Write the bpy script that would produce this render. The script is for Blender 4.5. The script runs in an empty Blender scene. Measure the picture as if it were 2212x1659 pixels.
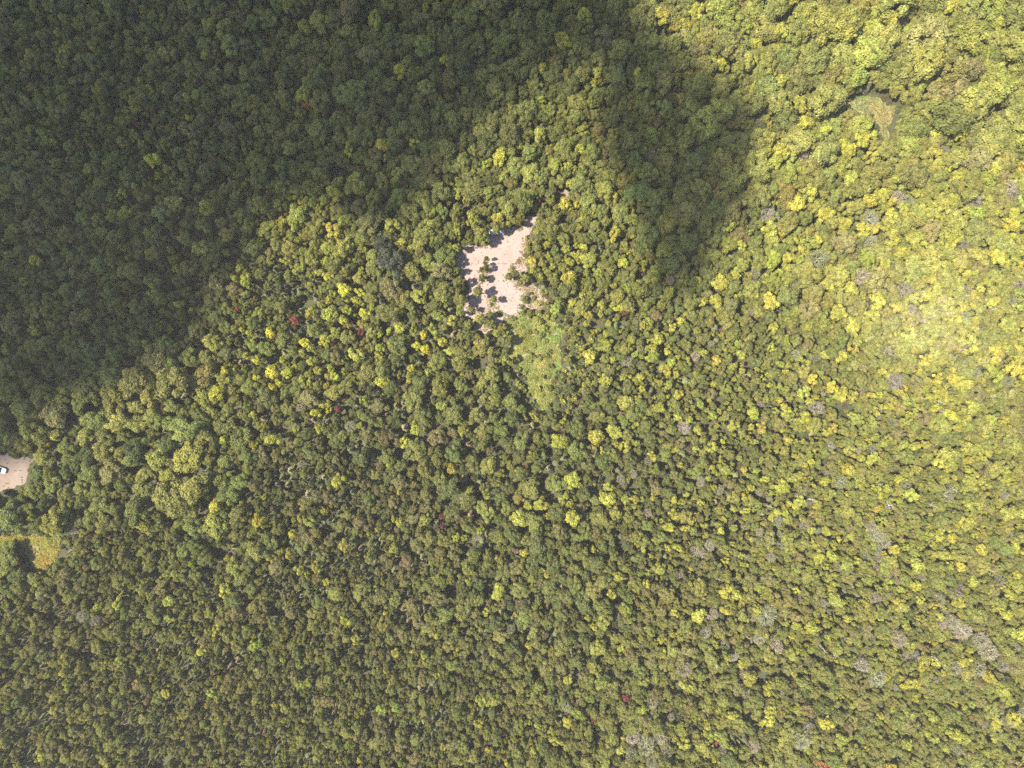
import bpy, math, random
import numpy as np
from mathutils import Vector, noise as mnoise

R = math.radians
rng = np.random.default_rng(7)
random.seed(7)
sc = bpy.context.scene
COL = sc.collection

# ------------------------------------------------------------------ camera, sky, sun, exposure
H = 215.0                       # height of the drone above the ground, looking straight down
WPX, HPX, FPX = 2212.0, 1659.0, 1534.0
K = H / FPX                     # metres per photo pixel on the ground
cam_d = bpy.data.cameras.new('camera')
cam = bpy.data.objects.new('camera', cam_d)
COL.objects.link(cam)
cam.location = (0, 0, H)
cam.rotation_euler = (0, 0, 0)
cam_d.sensor_fit = 'HORIZONTAL'
cam_d.sensor_width = 36.0
cam_d.lens = 36.0 * FPX / WPX
cam_d.clip_start = 1.0
cam_d.clip_end = 20000.0
sc.camera = cam

HOT = (2000.0, 705.0)           # the spot in the photo where no shadow shows: straight away from the sun
hx, hy = (HOT[0] - WPX / 2) / FPX, -(HOT[1] - HPX / 2) / FPX
SUN = Vector((-hx, -hy, 1.0)).normalized()      # towards the sun
world = bpy.data.worlds.new('World')
sc.world = world
world.use_nodes = True
wn = world.node_tree
bgn = wn.nodes['Background']
sky = wn.nodes.new('ShaderNodeTexSky')
sky.sky_type = 'NISHITA'
sky.sun_disc = False
sky.sun_elevation = math.asin(SUN.z)
sky.sun_rotation = math.atan2(SUN.x, SUN.y)
sky.air_density = 1.0
sky.dust_density = 1.0
wn.links.new(sky.outputs[0], bgn.inputs[0])
bgn.inputs[1].default_value = 0.095

sun_d = bpy.data.lights.new('sun', 'SUN')
sun_d.energy = 5.0
sun_d.angle = R(0.53)
sun_d.color = (1.0, 0.925, 0.79)
sun = bpy.data.objects.new('sun', sun_d)
sun.rotation_euler = SUN.to_track_quat('Z', 'Y').to_euler()
sun.location = SUN * 2000
COL.objects.link(sun)

sc.view_settings.view_transform = 'Standard'
sc.view_settings.look = 'None'
sc.view_settings.gamma = 1.0
sc.view_settings.use_curve_mapping = False
sc.view_settings.exposure = 1.72
sc.cycles.max_bounces = 6
sc.cycles.diffuse_bounces = 3
sc.cycles.transmission_bounces = 4
sc.cycles.transparent_max_bounces = 24
sc.cycles.use_denoising = False

# ------------------------------------------------------------------ helpers
def ground(u, v, h=0.0):
    """photo pixel -> world x, y for a point at height h above the ground"""
    f = K * (H - h) / H
    return (u - WPX / 2) * f, -(v - HPX / 2) * f

def photo(x, y, h=0.0):
    f = K * (H - h) / H
    return x / f + WPX / 2, -y / f + HPX / 2

def new_obj(name, me, parent=None):
    o = bpy.data.objects.new(name, me)
    COL.objects.link(o)
    if parent is not None:
        o.parent = parent
    return o

def tag(o, label=None, cat=None, group=None, kind=None):
    if label: o['label'] = label
    if cat: o['category'] = cat
    if group: o['group'] = group
    if kind: o['kind'] = kind
    return o

class MB:
    """collects vertices and faces of one mesh; every face carries a small tone value pair"""
    def __init__(s):
        s.v, s.f, s.t, s.m = [], [], [], []
        s.n = 0
    def add(s, verts, faces, tone=(1, 0, 0), mi=0):
        verts = np.asarray(verts, float)
        b = s.n
        s.v.append(verts)
        s.n += len(verts)
        for f in faces:
            s.f.append([b + i for i in f])
        if isinstance(tone, tuple):
            s.t += [tone] * len(faces)
        else:
            s.t += list(tone)
        s.m += [mi] * len(faces)
    def quads(s, P, tone, mi=0):
        """P: n x 4 x 3"""
        n = len(P)
        b = s.n
        s.v.append(P.reshape(-1, 3))
        s.n += 4 * n
        s.f += [[b + 4 * i, b + 4 * i + 1, b + 4 * i + 2, b + 4 * i + 3] for i in range(n)]
        s.t += [tuple(x) for x in tone]
        s.m += [mi] * n
    def mesh(s, name, mats, smooth=False):
        me = bpy.data.meshes.new(name)
        me.from_pydata(np.concatenate(s.v).tolist(), [], s.f)
        for m in mats:
            me.materials.append(m)
        a = me.attributes.new('var', 'FLOAT_VECTOR', 'FACE')
        a.data.foreach_set('vector', np.asarray(s.t, np.float32).ravel())
        me.polygons.foreach_set('material_index', np.asarray(s.m, np.int32))
        if smooth:
            me.polygons.foreach_set('use_smooth', np.ones(len(s.f), bool))
        me.update()
        return me

def tube(mb, pts, radii, sides=6, tone=(1, 0, 0), mi=0, cap=True):
    pts = [Vector(p) for p in pts]
    V = []
    for i, p in enumerate(pts):
        d = (pts[min(i + 1, len(pts) - 1)] - pts[max(i - 1, 0)])
        d = d.normalized() if d.length > 0 else Vector((0, 0, 1))
        a = d.orthogonal().normalized()
        b = d.cross(a)
        for k in range(sides):
            t = 2 * math.pi * k / sides
            V.append(p + (a * math.cos(t) + b * math.sin(t)) * radii[i])
    F = []
    for i in range(len(pts) - 1):
        for k in range(sides):
            k2 = (k + 1) % sides
            F.append((i * sides + k, i * sides + k2, (i + 1) * sides + k2, (i + 1) * sides + k))
    if cap:
        F.append(tuple(range(sides))[::-1])
        F.append(tuple((len(pts) - 1) * sides + k for k in range(sides)))
    mb.add([tuple(v) for v in V], F, tone, mi)

def unit(v):
    return v / np.maximum(np.linalg.norm(v, axis=-1, keepdims=True), 1e-9)

def cards(C, N, size, asp, g):
    """n quads centred on C, facing N, with random spin; size n, asp n (length over width)"""
    n = len(C)
    a = unit(np.cross(N, unit(g.normal(size=(n, 3)))))
    b = np.cross(N, a)
    A = a * (size * asp)[:, None] * .5
    B = b * size[:, None] * .5
    bend = N * (size * .18)[:, None]
    return np.stack([C - A - bend, C - B * 1.0, C + A - bend, C + B * 1.0], 1)

_ico = {}
def ico(sub):
    if sub not in _ico:
        import bmesh
        bm = bmesh.new()
        bmesh.ops.create_icosphere(bm, subdivisions=sub, radius=1)
        _ico[sub] = (np.array([v.co[:] for v in bm.verts]), [[v.index for v in f.verts] for f in bm.faces])
        bm.free()
    return _ico[sub]

# ------------------------------------------------------------------ materials
def mat(name):
    m = bpy.data.materials.new(name)
    m.use_nodes = True
    nt = m.node_tree
    nt.nodes.clear()
    out = nt.nodes.new('ShaderNodeOutputMaterial')
    return m, nt, out

def N(nt, t, **kw):
    n = nt.nodes.new(t)
    for k, v in kw.items():
        setattr(n, k, v)
    return n

def leaf_material(name, transl=0.3, src='INSTANCER'):
    m, nt, out = mat(name)
    L = nt.links.new
    at = N(nt, 'ShaderNodeAttribute', attribute_type=src, attribute_name='tint')
    av = N(nt, 'ShaderNodeAttribute', attribute_type='GEOMETRY', attribute_name='var')
    sep = N(nt, 'ShaderNodeSeparateXYZ')
    L(av.outputs['Vector'], sep.inputs[0])
    mul = N(nt, 'ShaderNodeVectorMath', operation='SCALE')
    L(at.outputs['Vector'], mul.inputs[0])
    L(sep.outputs[0], mul.inputs['Scale'])
    warm = N(nt, 'ShaderNodeVectorMath', operation='MULTIPLY')
    warm.inputs[1].default_value = (1.28, 1.10, .9)
    L(mul.outputs[0], warm.inputs[0])
    mix = N(nt, 'ShaderNodeMix', data_type='RGBA')
    L(sep.outputs[1], mix.inputs[0])
    L(mul.outputs[0], mix.inputs[6])
    L(warm.outputs[0], mix.inputs[7])
    d = N(nt, 'ShaderNodeBsdfDiffuse')
    t = N(nt, 'ShaderNodeBsdfTranslucent')
    L(mix.outputs[2], d.inputs[0])
    tc = N(nt, 'ShaderNodeVectorMath', operation='MULTIPLY')
    tc.inputs[1].default_value = (1.1, 1.15, .7)
    L(mix.outputs[2], tc.inputs[0])
    L(tc.outputs[0], t.inputs[0])
    ms = N(nt, 'ShaderNodeMixShader')
    ms.inputs[0].default_value = transl
    L(d.outputs[0], ms.inputs[1])
    L(t.outputs[0], ms.inputs[2])
    L(ms.outputs[0], out.inputs[0])
    return m

def noise_material(name, stops, scale=1.0, detail=6, rough=.9, scale2=None, stops2=None, fac2=.5, bump=0.0, coord='Object', spec=.2):
    m, nt, out = mat(name)
    L = nt.links.new
    tc = N(nt, 'ShaderNodeTexCoord')
    def layer(s, st):
        nz = N(nt, 'ShaderNodeTexNoise')
        nz.inputs['Scale'].default_value = s
        nz.inputs['Detail'].default_value = detail
        nz.inputs['Roughness'].default_value = .62
        L(tc.outputs[coord], nz.inputs['Vector'])
        cr = N(nt, 'ShaderNodeValToRGB')
        e = cr.color_ramp.elements
        while len(e) < len(st): e.new(.5)
        for i, (p, c) in enumerate(st):
            e[i].position = p
            e[i].color = (*c, 1)
        L(nz.outputs[0], cr.inputs[0])
        return nz, cr
    nz, cr = layer(scale, stops)
    col = cr.outputs[0]
    if scale2:
        nz2, cr2 = layer(scale2, stops2)
        mx = N(nt, 'ShaderNodeMix', data_type='RGBA')
        mx.inputs[0].default_value = fac2
        L(col, mx.inputs[6]); L(cr2.outputs[0], mx.inputs[7])
        col = mx.outputs[2]
    p = N(nt, 'ShaderNodeBsdfPrincipled')
    p.inputs['Roughness'].default_value = rough
    p.inputs['Specular IOR Level'].default_value = spec
    L(col, p.inputs['Base Color'])
    if bump:
        b = N(nt, 'ShaderNodeBump')
        b.inputs['Strength'].default_value = bump
        b.inputs['Distance'].default_value = .15
        L(nz.outputs[0], b.inputs['Height'])
        L(b.outputs[0], p.inputs['Normal'])
    L(p.outputs[0], out.inputs[0])
    return m

def plain(name, col, rough=.5, metal=0.0, spec=.5, coat=0.0):
    m, nt, out = mat(name)
    L = nt.links.new
    tc = N(nt, 'ShaderNodeTexCoord')
    nz = N(nt, 'ShaderNodeTexNoise')
    nz.inputs['Scale'].default_value = 3.0
    L(tc.outputs['Object'], nz.inputs['Vector'])
    mx = N(nt, 'ShaderNodeMix', data_type='RGBA')
    mx.inputs[6].default_value = (*[c * .86 for c in col], 1)
    mx.inputs[7].default_value = (*[min(1, c * 1.08) for c in col], 1)
    L(nz.outputs[0], mx.inputs[0])
    p = N(nt, 'ShaderNodeBsdfPrincipled')
    p.inputs['Roughness'].default_value = rough
    p.inputs['Metallic'].default_value = metal
    p.inputs['Specular IOR Level'].default_value = spec
    p.inputs['Coat Weight'].default_value = coat
    L(mx.outputs[2], p.inputs['Base Color'])
    L(p.outputs[0], out.inputs[0])
    return m

M_LEAF = leaf_material('leaves', .46)
M_NEEDLE = leaf_material('needles', .10)
M_TWIG = leaf_material('twigs', .0)
M_GRASS = leaf_material('grass_blades', .25, 'GEOMETRY')
M_BARK = noise_material('bark', [(.3, (.05, .04, .03)), (.7, (.10, .085, .065))], 4.0)
M_PALEBARK = noise_material('pale_bark', [(.3, (.24, .21, .18)), (.7, (.42, .38, .34))], 3.0)
M_FLOOR = noise_material('forest_floor', [(.3, (.030, .028, .018)), (.55, (.055, .05, .028)), (.75, (.09, .07, .04))], .35, scale2=2.0,
                         stops2=[(.35, (.025, .035, .015)), (.7, (.07, .075, .03))], fac2=.5)
M_SAND = noise_material('sand', [(.25, (0.157, 0.111, 0.092)), (.45, (0.218, 0.162, 0.141)), (.62, (0.252, 0.191, 0.170)), (.8, (0.223, 0.164, 0.141))], .22, scale2=2.4,
                        stops2=[(.3, (0.157, 0.111, 0.088)), (.5, (0.233, 0.176, 0.153)), (.75, (0.275, 0.215, 0.192))], fac2=.45, bump=.25)
M_SANDB = noise_material('trodden_sand', [(.3, (.11, .08, .06)), (.5, (.16, .122, .10)), (.7, (.20, .158, .133))], .25, scale2=2.0,
                         stops2=[(.3, (.14, .105, .075)), (.6, (.21, .165, .135))], fac2=.4, bump=.25)
M_RUT = noise_material('rut_sand', [(.3, (.18, .135, .115)), (.6, (.225, .172, .153))], .6, bump=.2)
M_SOIL = noise_material('heathy_soil', [(.3, (.08, .055, .03)), (.5, (.125, .09, .05)), (.7, (.16, .125, .06))], .3, scale2=2.0,
                        stops2=[(.3, (.09, .08, .03)), (.6, (.19, .16, .06))], fac2=.5)
M_MEADOW = noise_material('meadow_soil', [(.3, (.12, .105, .05)), (.5, (.17, .145, .07)), (.7, (.22, .175, .10))], .3, scale2=1.7,
                          stops2=[(.3, (.10, .115, .035)), (.6, (.19, .17, .08))], fac2=.5)
M_STONE = noise_material('stone', [(.3, (.55, .47, .46)), (.6, (.72, .64, .62)), (.8, (.8, .74, .72))], 2.5, bump=.3)

# ------------------------------------------------------------------ clearings (photo pixels)
def z1(pts): return [(892.8 + x * .1953, 403.2 + y * .1953) for x, y in pts]
def z2(pts): return [(x * .2387, 864 + y * .2387) for x, y in pts]
def z3(pts): return [(1475 + x / 3, y / 3) for x, y in pts]
SAND = z1([(1262, 318), (1390, 322), (1345, 420), (1300, 500), (1250, 600), (1225, 700), (1235, 800), (1250, 900), (1290, 980), (1330, 1060),
           (1400, 1130), (1450, 1210), (1520, 1290), (1480, 1350), (1330, 1370), (1230, 1350), (1180, 1400), (1080, 1445), (1000, 1440), (980, 1500), (900, 1560),
           (800, 1640), (690, 1600), (660, 1480), (570, 1420), (560, 1330), (630, 1230), (620, 1080), (560, 1000), (495, 960), (490, 860), (452, 720),
           (530, 680), (640, 640), (850, 640), (850, 520), (960, 480), (1020, 440), (1120, 450), (1200, 420)])
TRACK = z1([(1560, 62), (1640, 40), (1730, 66), (1722, 108), (1640, 132), (1585, 145), (1556, 105)])
GLADE = [(1090, 692), (1140, 680), (1190, 688), (1214, 715), (1206, 750), (1212, 790), (1192, 830), (1196, 865), (1180, 892), (1160, 885), (1142, 840), (1126, 800), (1100, 770), (1094, 735)]
LEFT_SAND = z2([(-260, 560), (0, 470), (130, 500), (310, 530), (255, 640), (240, 750), (100, 800), (-60, 850), (-300, 860)])
LEFT_FIELD = z2([(-300, 1260), (0, 1245), (150, 1205), (270, 1225), (380, 1225), (540, 1235), (555, 1330), (500, 1450), (440, 1500), (410, 1570), (330, 1560), (260, 1420), (180, 1310), (80, 1300), (-300, 1320)])
MEADOW = z3([(1030, 640), (1200, 622), (1290, 645), (1375, 695), (1355, 780), (1315, 830), (1335, 905), (1275, 905), (1262, 830), (1225, 755), (1150, 730), (1030, 700)])
OPEN = [SAND, TRACK, GLADE, LEFT_SAND, LEFT_FIELD, MEADOW]

def inside(poly, u, v):
    p = np.asarray(poly)
    u = np.asarray(u, float); v = np.asarray(v, float)
    r = np.zeros(u.shape, bool)
    j = len(p) - 1
    for i in range(len(p)):
        xi, yi = p[i]; xj, yj = p[j]
        c = ((yi > v) != (yj > v)) & (u < (xj - xi) * (v - yi) / (yj - yi + 1e-12) + xi)
        r ^= c
        j = i
    return r

def ragged(poly, step=6.0, amp=3.0, seed=0):
    g = np.random.default_rng(seed)
    out = []
    n = len(poly)
    for i in range(n):
        a = np.array(poly[i]); b = np.array(poly[(i + 1) % n])
        L = np.linalg.norm(b - a)
        m = max(1, int(L / step))
        nrm = np.array([-(b - a)[1], (b - a)[0]]) / max(L, 1e-6)
        for k in range(m):
            out.append(tuple(a + (b - a) * k / m + nrm * g.normal() * amp * (.35 if k == 0 else 1)))
    return out

def sheet(name, poly, z, material, seed, amp=2.5):
    pts = ragged(poly, 7.0, amp, seed)
    me = bpy.data.meshes.new(name)
    me.from_pydata([(*ground(u, v), z) for u, v in pts], [], [list(range(len(pts)))[::-1]])
    me.materials.append(material)
    me.update()
    import bmesh
    bm = bmesh.new(); bm.from_mesh(me)
    bmesh.ops.triangulate(bm, faces=bm.faces[:])
    bmesh.ops.recalc_face_normals(bm, faces=bm.faces[:])
    if sum(f.normal.z for f in bm.faces) < 0:
        bmesh.ops.reverse_faces(bm, faces=bm.faces[:])
    bm.to_mesh(me); bm.free()
    return tag(new_obj(name, me), kind='structure')

def ruts(pts, w, gap):
    V, F = [], []
    P = [Vector((*ground(*p), 0)) for p in pts]
    Q = []
    for i in range(len(P) - 1):
        for k in range(8): Q.append(P[i].lerp(P[i + 1], k / 8))
    for side in (-.5, .5):
        b = len(V)
        for i in range(len(Q) - 1):
            d = (Q[i + 1] - Q[i]).normalized(); n_ = Vector((-d.y, d.x, 0))
            c = Q[i] + n_ * (gap * side + .12 * mnoise.noise(Vector((i * .4, side, 3))))
            ww = w * (.7 + .5 * mnoise.noise(Vector((i * .5, side, 7))))
            V += [(*(c - n_ * ww)[:2], .026), (*(c + n_ * ww)[:2], .026)]
        for i in range(len(Q) - 2):
            F.append((b + 2 * i, b + 2 * i + 2, b + 2 * i + 3, b + 2 * i + 1) if True else 0)
    me = bpy.data.meshes.new('wheel_ruts'); me.from_pydata(V, [], F); me.materials.append(M_RUT); me.update()
    return tag(new_obj('wheel_ruts', me), kind='structure')
# the ground: one sheet that runs to the horizon
gm = bpy.data.meshes.new('ground')
S = 9000.0
gm.from_pydata([(-S, -S, 0), (S, -S, 0), (S, S, 0), (-S, S, 0)], [], [[0, 1, 2, 3]])
gm.materials.append(M_FLOOR)
tag(new_obj('ground', gm), kind='structure')
sheet('sand', SAND, .020, M_SAND, 1)
ruts(z1([(1320, 335), (1270, 430), (1210, 530), (1140, 640), (1050, 740), (960, 860), (940, 980), (970, 1100), (1020, 1220), (1040, 1330), (1010, 1400)]), .22, 1.7)
sheet('sand_track', TRACK, .012, M_SANDB, 2, 1.5)
sheet('sand_yard', LEFT_SAND, .020, M_SANDB, 3)
sheet('glade_ground', GLADE, .010, M_MEADOW, 4, 4)
sheet('field_ground', LEFT_FIELD, .012, M_SOIL, 5)
sheet('meadow_ground', MEADOW, .012, M_MEADOW, 6)

# ------------------------------------------------------------------ the cloud whose shadow lies over the upper left of the wood
DEEP = [(-900, -900), (1385, -900), (1395, 60), (1340, 140), (1190, 170), (1065, 240), (1010, 330), (965, 415), (905, 480), (800, 480), (730, 435), (655, 450),
        (590, 530), (495, 630), (450, 720), (395, 790), (270, 825), (150, 880), (75, 985), (0, 1006), (-900, 1060)]
HALF = [(1380, 0), (1440, 100), (1400, 200), (1420, 330), (1400, 430), (1340, 400), (1300, 330), (1230, 320),
        (1130, 330), (1060, 330), (1030, 300), (1070, 220), (1190, 150), (1340, 130)]
TONGUE = [(1395, 40), (1440, 112), (1580, 192), (1640, 258), (1645, 350), (1620, 425), (1552, 545), (1482, 640), (1432, 620), (1415, 510), (1395, 430), (1350, 350), (1325, 240), (1340, 140)]
cell = 12.0
gu = np.arange(-700, 1800, cell); gv = np.arange(-700, 1160, cell)
GU, GV = np.meshgrid(gu, gv)
ju = GU + np.array([[18 * mnoise.noise(Vector((u / 60, v / 60, 1))) for u in gu] for v in gv])
jv = GV + np.array([[18 * mnoise.noise(Vector((u / 60, v / 60, 9))) for u in gu] for v in gv])
tau = 2.6 * inside(DEEP, ju, jv)
tau = np.maximum(tau, .30 * inside(HALF, ju, jv))
tau = np.maximum(tau, 2.4 * inside(TONGUE, ju, jv))
def blur(a, n):
    for _ in range(n):
        a = (a + np.roll(a, 1, 0) + np.roll(a, -1, 0)) / 3
        a = (a + np.roll(a, 1, 1) + np.roll(a, -1, 1)) / 3
    return a
tau = .65 * blur(tau, 2) + .35 * blur(tau, 9)
tau *= 1 + .25 * np.array([[mnoise.noise(Vector((u / 130, v / 130, 4))) for u in gu] for v in gv])
tau = np.maximum(tau - .06, 0)
tau[:2] = tau[-2:] = 0; tau[:, :2] = 0; tau[:, -2:] = 0
CD, CZ = .08, 700.0
gx, gy = ground(GU, GV)
base = np.stack([gx + SUN.x / SUN.z * CZ, gy + SUN.y / SUN.z * CZ, np.full_like(gx, CZ)], -1)
top = base + np.array(SUN)[None, None] * (tau / CD)[..., None]
nv, nu = tau.shape
use = np.zeros_like(tau, bool)
V, F, vid = [], [], {}
def cv(i, j, up):
    if tau[i, j] <= 1e-6: up = 0
    k = (i, j, up)
    if k not in vid:
        vid[k] = len(V)
        V.append(tuple((top if up else base)[i, j]))
    return vid[k]
for i in range(nv - 1):
    for j in range(nu - 1):
        c4 = [(i, j), (i, j + 1), (i + 1, j + 1), (i + 1, j)]
        if max(tau[a] for a in c4) <= 1e-6: continue
        up = []
        for a in c4:
            w = cv(*a, 1)
            if w not in up: up.append(w)
        dn = [cv(*a, 0) for a in c4]
        F.append(dn)
        if len(up) >= 3: F.append(up[::-1])
cmesh = bpy.data.meshes.new('cloud')
cmesh.from_pydata(V, [], F)
m, nt, out = mat('cloud_vapour')
pv = N(nt, 'ShaderNodeVolumePrincipled')
pv.inputs['Color'].default_value = (1, 1, 1, 1)
pv.inputs['Density'].default_value = CD
nt.links.new(pv.outputs[0], out.inputs['Volume'])
cmesh.materials.append(m)
tag(new_obj('cloud', cmesh), kind='structure')

# ------------------------------------------------------------------ tree forms (unit crown radius 1)
def lobe_crown(seed, nl, c0, a, c, rl, per, ls, flat=1.0):
    """a leafy crown of many lobes: leaf clumps on every lobe and a lumpy leafy core in each"""
    g = np.random.default_rng(seed)
    mb = MB()
    iv, if_ = ico(1)
    ga = math.pi * (3 - math.sqrt(5))
    for k in range(nl):
        t = (k + .5) / nl
        zz = 1 - 1.55 * t
        rr = math.sqrt(max(0, 1 - zz * zz))
        ph = k * ga + g.normal() * .35
        q = g.uniform(.62, 1.28)
        cen = np.array([a * rr * math.cos(ph) * q, a * rr * math.sin(ph) * q, c0 + c * zz * g.uniform(.65, 1.12)])
        r = g.uniform(*rl) * (1.0 if zz > -.2 else .9)
        lob_b = g.normal(1, .13); lob_h = max(0, g.normal(.12, .26))
        disp = 1 + .16 * g.normal(size=len(iv))
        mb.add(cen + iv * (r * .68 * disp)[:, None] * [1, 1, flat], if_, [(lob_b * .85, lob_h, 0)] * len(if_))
        d = unit(g.normal(size=(per, 3)))
        d[:, 2] = np.where(d[:, 2] < -.35, -d[:, 2], d[:, 2])
        C = cen + d * (r * g.uniform(.82, 1.10, per))[:, None] * [1, 1, flat]
        Nn = unit(d + g.normal(size=(per, 3)) * .42)
        s = ls * g.uniform(.7, 1.35, per)
        br = np.clip(lob_b * g.normal(1, .16, per), .5, 1.7)
        hu = np.clip(lob_h + g.normal(0, .12, per), 0, 1)
        mb.quads(cards(C, Nn, s, g.uniform(1.0, 1.7, per), g), np.stack([br, hu, 0 * br], 1))
    return mb

def trunk_mb(seed, top=2.3, rad=.07, limbs=6, spread=.6):
    g = np.random.default_rng(seed + 100)
    mb = MB()
    pts, rr = [], []
    off = np.zeros(2)
    for i in range(6):
        t = i / 5
        off = off + g.normal(0, .035, 2)
        pts.append((off[0], off[1], top * t)); rr.append(rad * (1 - .75 * t) + .008)
    rr[0] *= 1.35
    tube(mb, pts, rr, 7)
    for k in range(limbs):
        t = g.uniform(.4, .9)
        z = top * t
        a = 2 * math.pi * k / limbs + g.normal() * .3
        L = spread * g.uniform(.6, 1.0)
        p0 = (0, 0, z); p1 = (L * .5 * math.cos(a), L * .5 * math.sin(a), z + L * .25); p2 = (L * math.cos(a + .2), L * math.sin(a + .2), z + L * .65)
        tube(mb, [p0, p1, p2], [rad * .42, rad * .3, rad * .12], 5)
    return mb

def spruce_crown(seed):
    g = np.random.default_rng(seed)
    mb = MB()
    HT = 4.0
    # inner cone
    n = 10
    V = [(0, 0, HT)]; F = []
    for j in range(4):
        t = (j + 1) / 4
        for k in range(n):
            a = 2 * math.pi * k / n
            r = .62 * t * g.uniform(.8, 1.15)
            V.append((r * math.cos(a), r * math.sin(a), HT * (1 - .82 * t)))
    for k in range(n):
        F.append((0, 1 + k, 1 + (k + 1) % n))
        for j in range(3):
            b = 1 + j * n
            F.append((b + k, b + n + k, b + n + (k + 1) % n, b + (k + 1) % n))
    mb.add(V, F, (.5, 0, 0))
    P, T = [], []
    tiers = 15
    for j in range(tiers):
        t = (j + .7) / tiers
        z = HT * (1 - .84 * t)
        rad = 1.0 * t ** .8 * g.uniform(.85, 1.1)
        nb = int(5 + 12 * t)
        ph = g.uniform(0, 6.28)
        for k in range(nb):
            a = ph + 2 * math.pi * k / nb + g.normal() * .12
            L = rad * g.uniform(.72, 1.12)
            d = np.array([math.cos(a), math.sin(a), 0]); s = np.array([-math.sin(a), math.cos(a), 0])
            w = .17 + .24 * L
            b = g.normal(1, .16)
            droop = .30 * L + .1
            o = np.array([0, 0, z])
            for f0, f1, w0, w1 in ((.12, .6, .5, 1.0), (.55, 1.0, 1.0, .25)):
                p0 = o + d * L * f0 - np.array([0, 0, droop * f0 ** 1.5]); p1 = o + d * L * f1 - np.array([0, 0, droop * f1 ** 1.5])
                tw = np.array([0, 0, g.normal() * .05])
                P.append([p0 - s * w * w0 * .5 + tw, p1 - s * w * w1 * .5, p1 + s * w * w1 * .5, p0 + s * w * w0 * .5 - tw])
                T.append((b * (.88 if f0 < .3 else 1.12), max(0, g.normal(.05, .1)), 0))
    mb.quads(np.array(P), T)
    return mb

def bare_crown(seed, twigs, limb_n=9, thick=1.0):
    g = np.random.default_rng(seed)
    mb = MB()
    c = np.array([0, 0, 1.75])
    for k in range(limb_n):
        a = 2 * math.pi * k / limb_n + g.normal() * .25
        e = g.uniform(.35, 1.25)
        d = np.array([math.cos(a) * math.cos(e), math.sin(a) * math.cos(e), math.sin(e)])
        p0 = np.array([0, 0, g.uniform(1.0, 1.6)])
        L = g.uniform(.75, 1.1)
        p1 = p0 + d * L * .5 + g.normal(0, .05, 3); p2 = p0 + d * L * .95 + g.normal(0, .08, 3) + [0, 0, .1]
        tube(mb, [p0, p1, p2], [.07 * thick, .045 * thick, .018 * thick], 5, (1.35, 0, 0))
        for q in range(4):
            f = g.uniform(.4, .95)
            pa = p0 + (p2 - p0) * f
            dd = unit(d + g.normal(0, .6, 3))
            pb = pa + dd * g.uniform(.25, .5)
            tube(mb, [pa, pb], [.02 * thick, .008 * thick], 4, (1.1, 0, 0))
    if twigs:
        d = unit(g.normal(size=(twigs, 3)))
        d[:, 2] = np.abs(d[:, 2]) * 1.05 - .25
        d = unit(d)
        rad = g.uniform(.45, 1.0, twigs) ** .6
        lump = 1 + .12 * np.sin(d[:, 0] * 5 + seed) * np.cos(d[:, 1] * 6) 
        C = c + d * (rad * lump)[:, None] * [1, 1, 1.15]
        ax = unit(d + g.normal(size=(twigs, 3)) * .55)
        nn = unit(np.cross(ax, unit(g.normal(size=(twigs, 3)))))
        b = np.cross(ax, nn)
        L = g.uniform(.13, .30, twigs); w = g.uniform(.022, .045, twigs)
        A = ax * L[:, None] * .5; B = b * w[:, None] * .5
        Q = np.stack([C - A - B, C - A + B, C + A + B * .4, C + A - B * .4], 1)
        br = np.clip(g.normal(1, .2, twigs), .5, 1.6)
        mb.quads(Q, np.stack([br, np.clip(g.normal(.1, .12, twigs), 0, 1), 0 * br], 1))
    return mb

FORMS = {}
for kind, n in (('broadleaf', 14), ('yellow', 9), ('spruce', 6), ('bare', 5), ('shrub', 4)):
    L = []
    for i in range(n):
        if kind == 'broadleaf':
            g = np.random.default_rng(i)
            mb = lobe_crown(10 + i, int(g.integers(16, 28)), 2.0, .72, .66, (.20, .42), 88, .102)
            tr = trunk_mb(i)
        elif kind == 'yellow':
            g = np.random.default_rng(40 + i)
            mb = lobe_crown(50 + i, int(g.integers(9, 16)), 2.25, .62, .56, (.22, .46), 84, .135)
            tr = trunk_mb(40 + i, 2.5, .055, 5, .5)
        elif kind == 'spruce':
            mb = spruce_crown(80 + i)
            tr = trunk_mb(80 + i, 2.0, .045, 0)
        elif kind == 'bare':
            mb = bare_crown(120 + i, [1050, 1300, 950, 250, 1200][i], 9, 1.0 if i != 3 else 1.6)
            tr = trunk_mb(120 + i, 1.7, .085, 0)
        else:
            g = np.random.default_rng(160 + i)
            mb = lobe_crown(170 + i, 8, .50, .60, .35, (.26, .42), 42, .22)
            tr = None
        L.append((mb, tr))
    FORMS[kind] = L
LEAFMAT = {'broadleaf': M_LEAF, 'yellow': M_LEAF, 'spruce': M_NEEDLE, 'bare': M_TWIG, 'shrub': M_LEAF}
NOMH = {'broadleaf': 3.0, 'yellow': 3.0, 'spruce': 4.0, 'bare': 3.0, 'shrub': 1.2}
CROWN_ME, TRUNK_ME, PROTO = {}, {}, {}
for kind, L in FORMS.items():
    CROWN_ME[kind] = [mb.mesh(kind + '_crown', [LEAFMAT[kind]]) for mb, _ in L]
    TRUNK_ME[kind] = [tr.mesh(kind + '_trunk', [M_BARK], True) if tr else None for _, tr in L]
    c = bpy.data.collections.new(kind + ' forms')         # forms for the massed trees beyond the counted ones
    for i, (mb, tr) in enumerate(L):
        j = MB()
        for src, mi in ((mb, 0), (tr, 1)):
            if src is None: continue
            b = j.n
            j.v += src.v; j.n += src.n
            j.f += [[b + q for q in f] for f in src.f]
            j.t += src.t; j.m += [mi] * len(src.f)
        me = j.mesh(kind + '_form', [LEAFMAT[kind], M_BARK])
        c.objects.link(bpy.data.objects.new('%s_form_%02d' % (kind, i), me))
    PROTO[kind] = c

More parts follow.
